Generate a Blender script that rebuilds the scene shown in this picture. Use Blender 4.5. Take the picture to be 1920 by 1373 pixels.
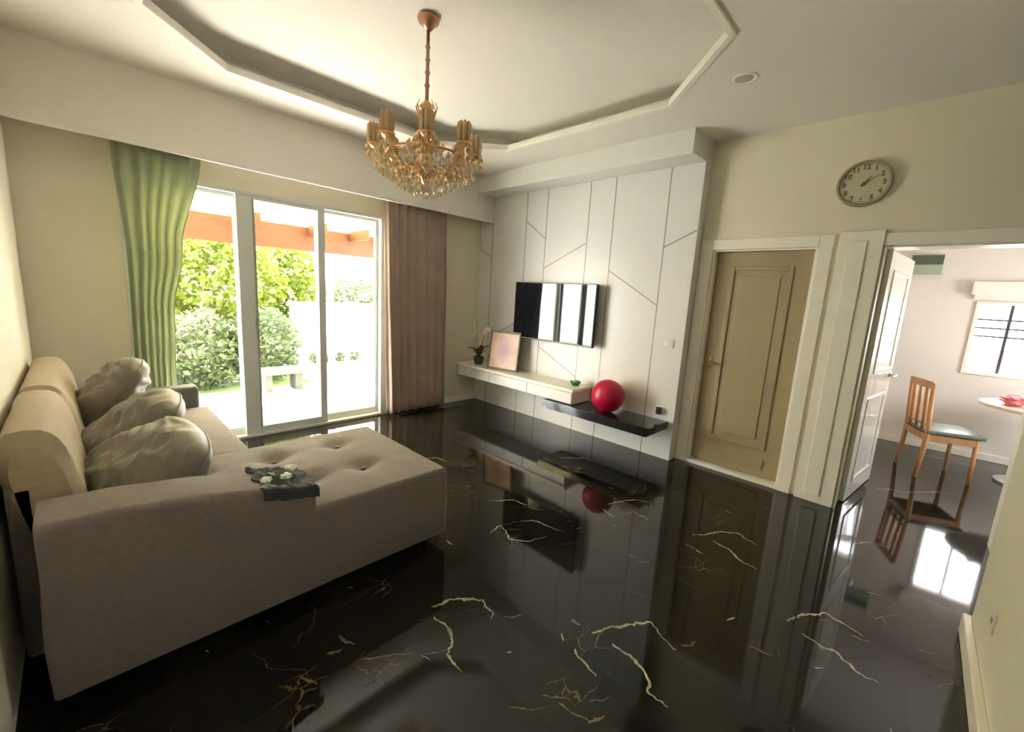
import bpy, bmesh, math, random
from mathutils import Vector, Matrix, noise
random.seed(7)
S = bpy.context.scene
COL = S.collection
for o in list(bpy.data.objects): bpy.data.objects.remove(o)
PI = math.pi

# ------------------------------------------------------------------ camera
cam_data = bpy.data.cameras.new('camera'); cam = bpy.data.objects.new('camera', cam_data); COL.objects.link(cam)
CX, CY, CZ, YAW, PITCH, ROLL, FPX = 4.47512, -3.89355, 1.50264, -0.766684, -0.167957, 0.058092, 787.965
_sy, _cy, _sp, _cp = math.sin(YAW), math.cos(YAW), math.sin(PITCH), math.cos(PITCH)
_f = Vector((_sy*_cp, _cy*_cp, _sp)); _r = Vector((_cy, -_sy, 0)); _u = _r.cross(_f)
_r2 = math.cos(ROLL)*_r + math.sin(ROLL)*_u; _u2 = -math.sin(ROLL)*_r + math.cos(ROLL)*_u
M = Matrix((( _r2.x, _u2.x, -_f.x, CX), (_r2.y, _u2.y, -_f.y, CY), (_r2.z, _u2.z, -_f.z, CZ), (0, 0, 0, 1)))
cam.matrix_world = M
cam_data.sensor_width = 36; cam_data.sensor_fit = 'HORIZONTAL'; cam_data.lens = FPX/1920*36
cam_data.clip_start = 0.02; cam_data.clip_end = 200
S.camera = cam

# ------------------------------------------------------------------ world, sun, exposure
w = bpy.data.worlds.new('world'); S.world = w; w.use_nodes = True
nt = w.node_tree; nt.nodes.clear()
wo = nt.nodes.new('ShaderNodeOutputWorld'); bg = nt.nodes.new('ShaderNodeBackground')
tc = nt.nodes.new('ShaderNodeTexCoord'); sx = nt.nodes.new('ShaderNodeSeparateXYZ'); cr = nt.nodes.new('ShaderNodeValToRGB')
cr.color_ramp.elements[0].position = 0.0; cr.color_ramp.elements[0].color = (1.0, 0.985, 0.97, 1)
cr.color_ramp.elements[1].position = 0.6; cr.color_ramp.elements[1].color = (0.90, 0.94, 1.0, 1)
nt.links.new(tc.outputs['Generated'], sx.inputs[0]); nt.links.new(sx.outputs[2], cr.inputs[0])
nt.links.new(cr.outputs[0], bg.inputs[0]); nt.links.new(bg.outputs[0], wo.inputs[0]); bg.inputs[1].default_value = 4.5
sun_d = bpy.data.lights.new('sun', 'SUN'); sun_d.energy = 15.0; sun_d.angle = math.radians(2); sun_d.color = (1.0, 0.955, 0.90)
sun = bpy.data.objects.new('sun', sun_d); COL.objects.link(sun)
sdir = Vector((0.62, 0.22, -0.66)).normalized()      # the way the light travels
sun.rotation_euler = sdir.to_track_quat('-Z', 'Y').to_euler()
def portal(name, loc, rot, sx_, sy_):
    d = bpy.data.lights.new(name, 'AREA'); d.shape = 'RECTANGLE'; d.size = sx_; d.size_y = sy_; d.cycles.is_portal = True
    o = bpy.data.objects.new(name, d); COL.objects.link(o); o.location = loc; o.rotation_euler = rot
portal('window_portal', (-0.09, -2.5, 1.15), (0, -PI/2, 0), 2.3, 2.3)
portal('back_room_portal', (5.4, 3.08, 1.33), (-PI/2, 0, 0), 1.2, 0.85)
portal('added_opening_portal', (6.82, 1.7, 1.45), (0, PI/2, 0), .7, .8)  # portal at the unseen opening added to light the next room
S.view_settings.view_transform = 'Standard'; S.view_settings.look = 'None'
S.view_settings.gamma = 1; S.view_settings.exposure = 2.85
try: S.view_settings.use_curve_mapping = False
except Exception: pass
S.cycles.use_denoising = True
S.cycles.max_bounces = 14; S.cycles.diffuse_bounces = 9; S.cycles.glossy_bounces = 6; S.cycles.transmission_bounces = 10
S.cycles.transparent_max_bounces = 16; S.cycles.sample_clamp_indirect = 12; S.cycles.caustics_refractive = False

# ------------------------------------------------------------------ materials
def mat(name, col, rough=0.5, metal=0.0, var=0.0, scale=8.0, bump=0.0, bscale=40.0, coat=0.0, trans=0.0, spec=0.5, sheen=0.0, col2=None, ior=1.5, stretch=None):
    m = bpy.data.materials.new(name); m.use_nodes = True; n = m.node_tree; b = n.nodes['Principled BSDF']
    b.inputs['Base Color'].default_value = (*col, 1); b.inputs['Roughness'].default_value = rough; b.inputs['Metallic'].default_value = metal
    b.inputs['Coat Weight'].default_value = coat; b.inputs['Transmission Weight'].default_value = trans
    b.inputs['Specular IOR Level'].default_value = spec; b.inputs['Sheen Weight'].default_value = sheen; b.inputs['IOR'].default_value = ior
    t = n.nodes.new('ShaderNodeTexCoord'); src = t.outputs['Object']
    if stretch:
        mp = n.nodes.new('ShaderNodeMapping'); mp.inputs['Scale'].default_value = stretch; n.links.new(src, mp.inputs[0]); src = mp.outputs[0]
    if var > 0 or col2:
        no = n.nodes.new('ShaderNodeTexNoise'); no.inputs['Scale'].default_value = scale; no.inputs['Detail'].default_value = 4
        n.links.new(src, no.inputs['Vector'])
        r = n.nodes.new('ShaderNodeValToRGB'); r.color_ramp.elements[0].position = 0.3; r.color_ramp.elements[1].position = 0.7
        c2 = col2 or tuple(min(1, c*(1+var)) for c in col); c1 = col if col2 else tuple(c*(1-var) for c in col)
        r.color_ramp.elements[0].color = (*c1, 1); r.color_ramp.elements[1].color = (*c2, 1)
        n.links.new(no.outputs[0], r.inputs[0]); n.links.new(r.outputs[0], b.inputs['Base Color'])
    if bump > 0:
        nb = n.nodes.new('ShaderNodeTexNoise'); nb.inputs['Scale'].default_value = bscale; nb.inputs['Detail'].default_value = 3
        n.links.new(src, nb.inputs['Vector'])
        bp_ = n.nodes.new('ShaderNodeBump'); bp_.inputs['Strength'].default_value = bump; bp_.inputs['Distance'].default_value = 0.01
        n.links.new(nb.outputs[0], bp_.inputs['Height']); n.links.new(bp_.outputs[0], b.inputs['Normal'])
    return m
def leafmat(name, col, col2, tl=0.5):
    m = mat(name, col, 0.5, col2=col2, scale=3.0); n = m.node_tree; b = n.nodes['Principled BSDF']
    tr = n.nodes.new('ShaderNodeBsdfTranslucent'); mx = n.nodes.new('ShaderNodeMixShader'); mx.inputs[0].default_value = tl
    lk = b.inputs['Base Color'].links[0].from_socket; n.links.new(lk, tr.inputs[0])
    out = n.nodes['Material Output']; n.links.new(b.outputs[0], mx.inputs[1]); n.links.new(tr.outputs[0], mx.inputs[2]); n.links.new(mx.outputs[0], out.inputs[0])
    return m
def glassmat(name, tint=(1, 1, 1), refl=0.06):
    m = bpy.data.materials.new(name); m.use_nodes = True; n = m.node_tree; n.nodes.clear()
    out = n.nodes.new('ShaderNodeOutputMaterial'); g = n.nodes.new('ShaderNodeBsdfGlossy'); t = n.nodes.new('ShaderNodeBsdfTransparent'); mx = n.nodes.new('ShaderNodeMixShader')
    lw = n.nodes.new('ShaderNodeLayerWeight'); lw.inputs[0].default_value = 0.5; pw = n.nodes.new('ShaderNodeMath'); pw.operation = 'POWER'; pw.inputs[1].default_value = 5.0; n.links.new(lw.outputs['Facing'], pw.inputs[0])
    fr = n.nodes.new('ShaderNodeMath'); fr.operation = 'MULTIPLY_ADD'; fr.inputs[1].default_value = 0.6; fr.inputs[2].default_value = 0.03; n.links.new(pw.outputs[0], fr.inputs[0])
    g.inputs['Roughness'].default_value = 0.02; t.inputs[0].default_value = (*tint, 1)
    n.links.new(fr.outputs[0], mx.inputs[0]); n.links.new(t.outputs[0], mx.inputs[1]); n.links.new(g.outputs[0], mx.inputs[2]); n.links.new(mx.outputs[0], out.inputs[0])
    return m
m_wall = mat('cream_wall_paint', (0.73, 0.685, 0.56), 0.75, var=0.02, scale=2, bump=0.03, bscale=120)
m_wall2 = mat('pale_wall_paint', (0.76, 0.72, 0.67), 0.75, var=0.02, scale=2)
m_ceil = mat('ceiling_paint', (0.78, 0.76, 0.715), 0.85, var=0.015, scale=2)
m_white = mat('white_gloss_trim', (0.85, 0.82, 0.74), 0.35, var=0.015)
m_panel = mat('white_laminate_panel', (0.70, 0.70, 0.695), 0.3, var=0.01)
m_groove = mat('grey_metal_inlay', (0.30, 0.29, 0.27), 0.45, metal=0.3)
m_alu = mat('white_aluminium_frame', (0.62, 0.65, 0.63), 0.35, var=0.02)
m_aludark = mat('grey_frame_seal', (0.30, 0.33, 0.30), 0.5)
m_glass = glassmat('window_glass', (1.0, 0.99, 0.985))
m_fabric = mat('taupe_sofa_fabric', (0.205, 0.173, 0.162), 0.9, var=0.08, scale=60, bump=0.25, bscale=400, sheen=0.15)
m_fab_tan = mat('tan_back_fabric', (0.44, 0.36, 0.25), 0.85, var=0.06, scale=40, bump=0.2, bscale=300, sheen=0.15)
m_fab_arm = mat('shaded_arm_fabric', (0.17, 0.175, 0.17), 0.9, var=0.08, scale=60, bump=0.2, bscale=300)  # sofa fabric with the shade of facing away from the window put in
m_pillow = mat('olive_grey_pillow_fabric', (0.17, 0.155, 0.115), 0.5, var=0.10, scale=20, bump=0.15, bscale=200, sheen=0.3)
m_throw = mat('charcoal_cloth', (0.05, 0.054, 0.058), 0.9, var=0.2, scale=30, bump=0.3, bscale=150)
m_tissue = mat('white_crumpled_paper', (0.8, 0.82, 0.8), 0.8, var=0.03)
m_feet = mat('dark_sofa_feet', (0.03, 0.025, 0.02), 0.4, var=0.1)
m_curL = leafmat('sage_curtain_green_light', (0.44, 0.48, 0.34), (0.50, 0.54, 0.39), 0.4)  # sage cloth, green light coming through from the garden put into the colour
m_curR = leafmat('brown_curtain_fabric', (0.45, 0.34, 0.29), (0.53, 0.405, 0.345), 0.2)
m_gold = mat('brushed_gold_metal', (0.83, 0.52, 0.26), 0.28, metal=1.0, var=0.08, scale=20)
m_rod = mat('rose_bronze_metal', (0.55, 0.30, 0.20), 0.35, metal=0.9, var=0.05)
m_crystal = mat('amber_crystal', (1.0, 0.70, 0.40), 0.07, trans=0.5, ior=1.45, var=0.05, scale=30, coat=0.3)
m_crystal2 = mat('clear_crystal', (1.0, 0.86, 0.62), 0.05, trans=0.65, ior=1.45, var=0.03, scale=30)
m_screen = mat('glossy_black_screen', (0.006, 0.007, 0.011), 0.03, spec=0.6, ior=1.5, coat=0.15, var=0.1)
m_blackpl = mat('black_plastic', (0.012, 0.012, 0.013), 0.3, var=0.1)
m_black = mat('black_gloss_shelf', (0.012, 0.012, 0.012), 0.14, coat=0.5, var=0.2, scale=6)
m_door = mat('tan_door_paint', (0.36, 0.285, 0.165), 0.42, var=0.03, scale=1.5, stretch=(6, 6, 1))
m_brass = mat('worn_brass', (0.40, 0.27, 0.12), 0.35, metal=0.9, var=0.1)
m_steel = mat('satin_steel', (0.5, 0.5, 0.46), 0.3, metal=1.0, var=0.05)
m_ball = mat('crimson_vinyl', (0.46, 0.002, 0.045), 0.38, var=0.05, scale=4, bump=0.03, bscale=60)
m_wood = mat('honey_wood', (0.52, 0.27, 0.12), 0.4, var=0.18, scale=5, stretch=(3, 3, 0.6))
m_wood2 = mat('dark_brown_frame_wood', (0.13, 0.10, 0.055), 0.4, var=0.2, scale=10)
m_seat = mat('grey_green_vinyl', (0.16, 0.19, 0.15), 0.35, var=0.08)
m_table = mat('cream_table_top', (0.85, 0.70, 0.58), 0.3, var=0.04)
m_pinkcloth = mat('pink_cloth', (0.72, 0.22, 0.24), 0.8, var=0.15, scale=20)
m_leaf_dark = mat('dark_green_leaf', (0.045, 0.05, 0.012), 0.4, var=0.3, scale=20)
m_petal = mat('cream_petal', (0.72, 0.68, 0.48), 0.6, var=0.08, scale=10)
m_pot = mat('dark_ceramic', (0.06, 0.05, 0.03), 0.3, var=0.2)
m_clock = mat('cream_clock_face', (0.52, 0.49, 0.35), 0.5, var=0.02)
m_clockrim = mat('olive_clock_rim', (0.33, 0.30, 0.19), 0.4, var=0.05)
m_clockink = mat('dark_olive_print', (0.16, 0.14, 0.08), 0.6)
m_green = mat('green_plastic', (0.02, 0.22, 0.10), 0.4, var=0.1)
m_vent = mat('dark_green_vent', (0.10, 0.13, 0.09), 0.5, var=0.1)
m_vent2 = mat('pale_green_vent', (0.36, 0.44, 0.34), 0.5, var=0.05)
m_patio = mat('pale_patio_tile', (0.50, 0.49, 0.48), 0.5, var=0.05, scale=3)
m_lawn = mat('lawn_green', (0.09, 0.15, 0.03), 0.9, var=0.25, scale=12, bump=0.5, bscale=60)
m_gwall = mat('white_garden_wall', (0.45, 0.45, 0.44), 0.8, var=0.05, scale=3)
m_stone = mat('grey_stone', (0.07, 0.075, 0.065), 0.85, var=0.15, scale=8)
m_soffit = leafmat('translucent_yellow_canopy', (0.86, 0.79, 0.50), (0.90, 0.84, 0.58), 0.55)
m_beam = mat('orange_timber', (0.060, 0.0145, 0.003), 0.6, var=0.2, scale=6, stretch=(4, 0.6, 4))
m_leafA = leafmat('bright_lime_leaves', (0.085, 0.12, 0.008), (0.15, 0.185, 0.016), 0.45)
m_leafB = leafmat('mid_green_leaves', (0.07, 0.10, 0.04), (0.105, 0.14, 0.055), 0.4)
m_bark = mat('brown_bark', (0.16, 0.11, 0.07), 0.9, var=0.3, scale=12)
m_pinkwall = mat('salmon_render', (0.13, 0.055, 0.05), 0.8, var=0.04)
m_art = None

def marble():
    m = bpy.data.materials.new('black_marble'); m.use_nodes = True; n = m.node_tree; b = n.nodes['Principled BSDF']
    b.inputs['Roughness'].default_value = 0.055; b.inputs['IOR'].default_value = 1.5
    t = n.nodes.new('ShaderNodeTexCoord')
    n1 = n.nodes.new('ShaderNodeTexNoise'); n1.inputs['Scale'].default_value = 2.4; n1.inputs['Detail'].default_value = 6; n1.inputs['Distortion'].default_value = 0.8
    n.links.new(t.outputs['Object'], n1.inputs['Vector'])
    r1 = n.nodes.new('ShaderNodeValToRGB'); e = r1.color_ramp.elements
    e[0].position = 0.35; e[0].color = (0.004, 0.004, 0.004, 1); e[1].position = 0.75; e[1].color = (0.020, 0.017, 0.010, 1)
    n.links.new(n1.outputs[0], r1.inputs[0])
    # short gold-brown crackle, only inside patches
    mp = n.nodes.new('ShaderNodeMapping'); mp.inputs['Rotation'].default_value = (0, 0, 0.6); mp.inputs['Scale'].default_value = (2.2, 1.0, 1)
    n.links.new(t.outputs['Object'], mp.inputs[0])
    nd = n.nodes.new('ShaderNodeTexNoise'); nd.inputs['Scale'].default_value = 7; nd.inputs['Detail'].default_value = 5
    n.links.new(mp.outputs[0], nd.inputs['Vector'])
    ad = n.nodes.new('ShaderNodeMix'); ad.data_type = 'RGBA'; ad.inputs[0].default_value = 0.12
    n.links.new(mp.outputs[0], ad.inputs[6]); n.links.new(nd.outputs[1], ad.inputs[7])
    vo = n.nodes.new('ShaderNodeTexVoronoi'); vo.feature = 'DISTANCE_TO_EDGE'; vo.inputs['Scale'].default_value = 5.0
    n.links.new(ad.outputs[2], vo.inputs['Vector'])
    rv = n.nodes.new('ShaderNodeValToRGB'); rv.color_ramp.elements[0].position = 0.0; rv.color_ramp.elements[0].color = (1, 1, 1, 1); rv.color_ramp.elements[1].position = 0.022; rv.color_ramp.elements[1].color = (0, 0, 0, 1)
    n.links.new(vo.outputs[0], rv.inputs[0])
    nm = n.nodes.new('ShaderNodeTexNoise'); nm.inputs['Scale'].default_value = 3.1; nm.inputs['Detail'].default_value = 5
    n.links.new(t.outputs['Object'], nm.inputs['Vector'])
    rm = n.nodes.new('ShaderNodeValToRGB'); rm.color_ramp.elements[0].position = 0.56; rm.color_ramp.elements[1].position = 0.66
    rm.color_ramp.elements[0].color = (0, 0, 0, 1); rm.color_ramp.elements[1].color = (0.55, 0.55, 0.55, 1)
    n.links.new(nm.outputs[0], rm.inputs[0])
    mu = n.nodes.new('ShaderNodeMath'); mu.operation = 'MULTIPLY'
    n.links.new(rv.outputs[0], mu.inputs[0]); n.links.new(rm.outputs[0], mu.inputs[1])
    mx = n.nodes.new('ShaderNodeMix'); mx.data_type = 'RGBA'; mx.inputs[7].default_value = (0.30, 0.21, 0.08, 1)
    n.links.new(mu.outputs[0], mx.inputs[0]); n.links.new(r1.outputs[0], mx.inputs[6])
    # fine tile joints
    br = n.nodes.new('ShaderNodeTexBrick'); br.offset = 0.0; br.inputs['Scale'].default_value = 1.0
    br.inputs['Brick Width'].default_value = 0.6; br.inputs['Row Height'].default_value = 1.2; br.inputs['Mortar Size'].default_value = 0.0018; br.inputs['Mortar Smooth'].default_value = 0.0
    mb = n.nodes.new('ShaderNodeMapping'); mb.inputs['Location'].default_value = (0.13, 0.14, 0); n.links.new(t.outputs['Object'], mb.inputs[0]); n.links.new(mb.outputs[0], br.inputs['Vector'])
    mj = n.nodes.new('ShaderNodeMix'); mj.data_type = 'RGBA'; mj.inputs[7].default_value = (0.018, 0.016, 0.014, 1)
    n.links.new(br.outputs['Fac'], mj.inputs[0]); n.links.new(mx.outputs[2], mj.inputs[6]); n.links.new(mj.outputs[2], b.inputs['Base Color'])
    return m
m_marble = marble()
m_vein = mat('pale_cream_vein', (0.50, 0.47, 0.34), 0.05, col2=(0.28, 0.24, 0.14), scale=14, ior=1.62)
m_veing = mat('gold_vein', (0.26, 0.18, 0.08), 0.05, col2=(0.10, 0.075, 0.04), scale=14, ior=1.62)

# ------------------------------------------------------------------ mesh helpers
def V(*a): return Vector(a)
class MB:
    def __init__(s): s.bm = bmesh.new(); s.mats = []; s.mi = 0
    def mat(s, m):
        if m not in s.mats: s.mats.append(m)
        s.mi = s.mats.index(m); return s
    def _tag(s, faces):
        for f in faces: f.material_index = s.mi
    def box(s, x0, x1, y0, y1, z0, z1, bev=0.0, seg=2):
        r = bmesh.ops.create_cube(s.bm, size=1.0); vs = r['verts']
        for v in vs: v.co = Vector((x0+(v.co.x+.5)*(x1-x0), y0+(v.co.y+.5)*(y1-y0), z0+(v.co.z+.5)*(z1-z0)))
        fs = set(f for v in vs for f in v.link_faces)
        s._tag(fs)
        if bev > 0:
            es = list(set(e for v in vs for e in v.link_edges))
            q = bmesh.ops.bevel(s.bm, geom=es, offset=bev, segments=seg, affect='EDGES', profile=0.6)
            s._tag(q['faces'])
        return s
    def tube(s, pts, rad, n=8, cap=True):
        pts = [Vector(p) for p in pts]
        if not isinstance(rad, (list, tuple)): rad = [rad]*len(pts)
        rings = []; prev = None
        for i, p in enumerate(pts):
            d = (pts[min(i+1, len(pts)-1)] - pts[max(i-1, 0)]).normalized()
            a = prev if prev is not None else (Vector((0, 0, 1)) if abs(d.z) < 0.9 else Vector((1, 0, 0)))
            a = (a - d*a.dot(d)).normalized(); b = d.cross(a); prev = a
            rings.append([s.bm.verts.new(p + (a*math.cos(2*PI*k/n) + b*math.sin(2*PI*k/n))*rad[i]) for k in range(n)])
        fs = []
        for i in range(len(rings)-1):
            for k in range(n): fs.append(s.bm.faces.new((rings[i][k], rings[i][(k+1) % n], rings[i+1][(k+1) % n], rings[i+1][k])))
        if cap: fs.append(s.bm.faces.new(rings[0][::-1])); fs.append(s.bm.faces.new(rings[-1]))
        s._tag(fs); return s
    def lathe(s, prof, c=(0, 0, 0), n=20, axis='z'):
        c = Vector(c); rings = []
        for r, h in prof:
            if r < 1e-6: 
                p = Vector((0, 0, h)); rings.append([p])
            else: rings.append([Vector((r*math.cos(2*PI*k/n), r*math.sin(2*PI*k/n), h)) for k in range(n)])
        def tf(p):
            if axis == 'z': return c+p
            if axis == 'y': return c+Vector((p.x, -p.z, p.y))
            return c+Vector((p.z, p.y, -p.x))
        vr = [[s.bm.verts.new(tf(p)) for p in r] for r in rings]; fs = []
        for a, b in zip(vr, vr[1:]):
            if len(a) == 1 and len(b) == 1: continue
            for k in range(n):
                k2 = (k+1) % n
                if len(a) == 1: fs.append(s.bm.faces.new((a[0], b[k2], b[k])))
                elif len(b) == 1: fs.append(s.bm.faces.new((a[k], a[k2], b[0])))
                else: fs.append(s.bm.faces.new((a[k], a[k2], b[k2], b[k])))
        s._tag(fs); return s
    def prism(s, poly, z0, z1):          # poly in x,y
        a = [s.bm.verts.new((x, y, z0)) for x, y in poly]; b = [s.bm.verts.new((x, y, z1)) for x, y in poly]; n = len(poly)
        fs = [s.bm.faces.new(a[::-1]), s.bm.faces.new(b)]
        for k in range(n): fs.append(s.bm.faces.new((a[k], a[(k+1) % n], b[(k+1) % n], b[k])))
        s._tag(fs); return s
    def face(s, pts):
        f = s.bm.faces.new([s.bm.verts.new(p) for p in pts]); s._tag([f]); return s
    def grid(s, fn, nu, nv, closeu=False):
        vs = [[s.bm.verts.new(fn(i/(nu), j/(nv))) for j in range(nv+1)] for i in range(nu+(0 if closeu else 1))]; fs = []
        for i in range(nu):
            i2 = (i+1) % len(vs)
            for j in range(nv): fs.append(s.bm.faces.new((vs[i][j], vs[i2][j], vs[i2][j+1], vs[i][j+1])))
        s._tag(fs); return s
    def obj(s, name, m=None, parent=None, smooth=False, at=None, subsurf=0):
        bmesh.ops.recalc_face_normals(s.bm, faces=s.bm.faces[:])
        me = bpy.data.meshes.new(name); 
        if at is not None: bmesh.ops.translate(s.bm, verts=s.bm.verts[:], vec=-Vector(at))
        s.bm.to_mesh(me); s.bm.free()
        o = bpy.data.objects.new(name, me); COL.objects.link(o)
        if at is not None: o.location = at
        if m is not None: me.materials.append(m)
        else:
            for q in s.mats: me.materials.append(q)
        if smooth:
            for p in me.polygons: p.use_smooth = True
            if smooth == 'auto':
                ed = me.edges; 
                me.set_sharp_from_angle(angle=math.radians(35))
        if subsurf:
            md = o.modifiers.new('s', 'SUBSURF'); md.levels = subsurf; md.render_levels = subsurf
        if parent is not None: o.parent = parent; o.matrix_parent_inverse = parent.matrix_world.inverted() if not getattr(parent, '_x', 0) else Matrix()
        return o
def root(name, label, cat, loc=(0, 0, 0), rz=0.0, group=None):
    o = bpy.data.objects.new(name, None); COL.objects.link(o); o.empty_display_size = 0.1
    o.location = loc; o.rotation_euler = (0, 0, rz); o['label'] = label; o['category'] = cat
    if group: o['group'] = group
    return o
# parts of a root are modelled in the root's own coordinates
def part(mb, name, m, parent, smooth=False, label=None, subsurf=0, kind=None):
    o = mb.obj(name, m, None, smooth, subsurf=subsurf); o.parent = parent
    if label: o['label'] = label
    if kind: o['kind'] = kind
    return o
def tag(o, label, cat, group=None, kind=None):
    o['label'] = label; o['category'] = cat
    if group: o['group'] = group
    if kind: o['kind'] = kind
    return o
def struct(o, label, cat):
    o['kind'] = 'structure'; o['label'] = label; o['category'] = cat; return o
def copy_tree(o, parent=None):
    c = o.copy(); COL.objects.link(c)
    if parent is not None: c.parent = parent
    for ch in o.children: copy_tree(ch, c)
    return c

# ------------------------------------------------------------------ dimensions (metres)
YW = -4.15            # wall behind the sofa back
HC = 2.92; HU = 3.09  # lower ceiling, tray ceiling
XP = 0.24; ZP = 2.41  # curtain pelmet
T = 0.14              # door wall plane
XE = 2.91             # right edge of the tv panel
XN = 4.86             # near wall plane

# ------------------------------------------------------------------ floor
fb = MB(); fb.mat(m_marble)
fb.box(-0.13, 6.8, -4.3, 3.1, -0.08, 0.0)
def vein(pts, wd=0.012, m=None, jit=0.006, close=0.3):
    fb.mat(m or m_vein); P = [Vector((x, y, 0)) for x, y in pts]; Q = []
    for a, b in zip(P, P[1:]):
        n = max(2, int((b-a).length/0.009))
        for k in range(n): Q.append(a.lerp(b, k/n))
    Q.append(P[-1]); L = []; R = []
    for i, p in enumerate(Q):
        d = (Q[min(i+1, len(Q)-1)] - Q[max(i-1, 0)]).normalized(); s = Vector((-d.y, d.x, 0))
        j = noise.noise(p*16)*jit*2.6 + noise.noise(p*48)*jit*1.5 + noise.noise(p*110)*jit*.8
        t = i/(len(Q)-1); ww = wd*(0.35+0.65*math.sin(PI*min(1, t*0.9+0.12)))*(0.45+1.5*abs(noise.noise(p*38+Vector((4, 1, 2)))))
        c = p + s*j; L.append(fb.bm.verts.new((c.x+s.x*ww/2, c.y+s.y*ww/2, 0.0006))); R.append(fb.bm.verts.new((c.x-s.x*ww/2, c.y-s.y*ww/2, 0.0006)))
    fs = [fb.bm.faces.new((L[i], R[i], R[i+1], L[i+1])) for i in range(len(Q)-1)]
    fb._tag(fs)
VN = [[(3.0, -2.82), (3.02, -2.74), (3.07, -2.65), (3.13, -2.61), (3.22, -2.63), (3.25, -2.66)],
      [(3.06, -2.84), (3.16, -2.84), (3.23, -2.87), (3.27, -2.93), (3.37, -2.94)],
      [(3.61, -2.37), (3.66, -2.27), (3.72, -2.16), (3.77, -2.11), (3.87, -2.15), (3.92, -2.17)],
      [(3.71, -2.35), (3.80, -2.35), (3.88, -2.38), (3.93, -2.45), (4.01, -2.45)],
      [(3.61, -2.51), (3.68, -2.53), (3.75, -2.55)],
      [(4.22, -1.58), (4.28, -1.45), (4.35, -1.37), (4.43, -1.38), (4.50, -1.41)],
      [(4.29, -1.62), (4.38, -1.64), (4.43, -1.63), (4.49, -1.69), (4.57, -1.70)],
      [(3.60, -1.17), (3.70, -0.99), (3.79, -0.90), (3.93, -0.95)],
      [(3.71, -1.14), (3.81, -1.15), (3.90, -1.22), (4.00, -1.24)],
      [(3.61, -1.31), (3.73, -1.33)],
      [(2.71, -2.18), (2.69, -2.06), (2.84, -2.13), (2.93, -2.06), (2.98, -1.93)],
      [(2.74, -1.92), (2.80, -1.85), (2.90, -1.83), (3.02, -1.80)],
      [(3.0, -1.24), (3.09, -1.01), (3.22, -0.96)], [(3.01, -1.34), (3.13, -1.38)], [(3.19, -1.19), (3.31, -1.22)],
      [(4.36, -0.42), (4.44, -0.30), (4.55, -0.27)], [(4.4, 0.9), (4.5, 1.0), (4.66, 1.02)], [(4.6, 1.05), (4.8, 1.3), (5.0, 1.32)]]
for k, P in enumerate(VN): vein(P, 0.016 if k < 9 else 0.009)
for P in [[(2.4, -1.9), (2.5, -1.75), (2.62, -1.72)], [(2.2, -0.8), (2.35, -0.62), (2.5, -0.6)], [(1.4, -1.9), (1.5, -1.72), (1.64, -1.7)], [(1.2, -0.75), (1.32, -0.6), (1.5, -0.58)],
          [(3.1, -3.6), (3.2, -3.5), (3.34, -3.52)], [(4.1, -3.2), (4.22, -3.1), (4.36, -3.14)], [(4.3, -2.6), (4.4, -2.5), (4.5, -2.52)]]:
    vein(P, 0.010)
# gold flecks and short strokes
for (x, y, a, l) in [(3.27, -2.60, 0.9, .09), (3.93, -2.13, 1.2, .08), (2.88, -3.22, .3, .09), (2.93, -3.29, 1.2, .06), (3.50, -1.72, 1.0, .08), (3.42, -1.70, .2, .07), (3.66, -2.78, .9, .12), (3.79, -2.66, 1.0, .10),
                     (3.84, -2.73, 1.3, .07), (3.05, -3.2, 1.0, .2), (3.2, -3.0, 1.1, .12), (2.97, -3.41, .5, .08), (4.14, -1.90, .3, .09), (3.5, -2.38, .3, .05), (4.46, -1.45, .2, .07), (3.72, -2.75, .2, .12), (3.6, -2.9, .8, .15)]:
    p = [(x, y), (x+math.cos(a)*l*.5+.008, y+math.sin(a)*l*.5), (x+math.cos(a)*l, y+math.sin(a)*l)]
    vein(p, 0.015 if l < .1 else .007, m_veing, 0.004)
rnd = random.Random(11)
for i in range(80):
    x = rnd.uniform(1.6, 4.8); y = rnd.uniform(-4.0, 0.1); a = rnd.gauss(0.7, 0.6); l = rnd.uniform(.015, .07)
    vein([(x, y), (x+math.cos(a)*l*.5, y+math.sin(a)*l*.55), (x+math.cos(a)*l, y+math.sin(a)*l)], rnd.choice([.004, .006, .011]), rnd.choice([m_vein, m_veing]), 0.003)
for i in range(30):       # faint long cracks
    x = rnd.uniform(1.6, 4.7); y = rnd.uniform(-4.0, 0.1); a = rnd.gauss(0.9, 0.5); P = [(x, y)]
    for k in range(rnd.randint(2, 5)):
        a += rnd.gauss(0, .5); P.append((P[-1][0]+math.cos(a)*.07, P[-1][1]+math.sin(a)*.07))
    vein(P, .0035, m_veing, 0.006)
fl = fb.obj('floor', None); struct(fl, 'black polished marble floor with cream and gold veins', 'floor')

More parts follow.
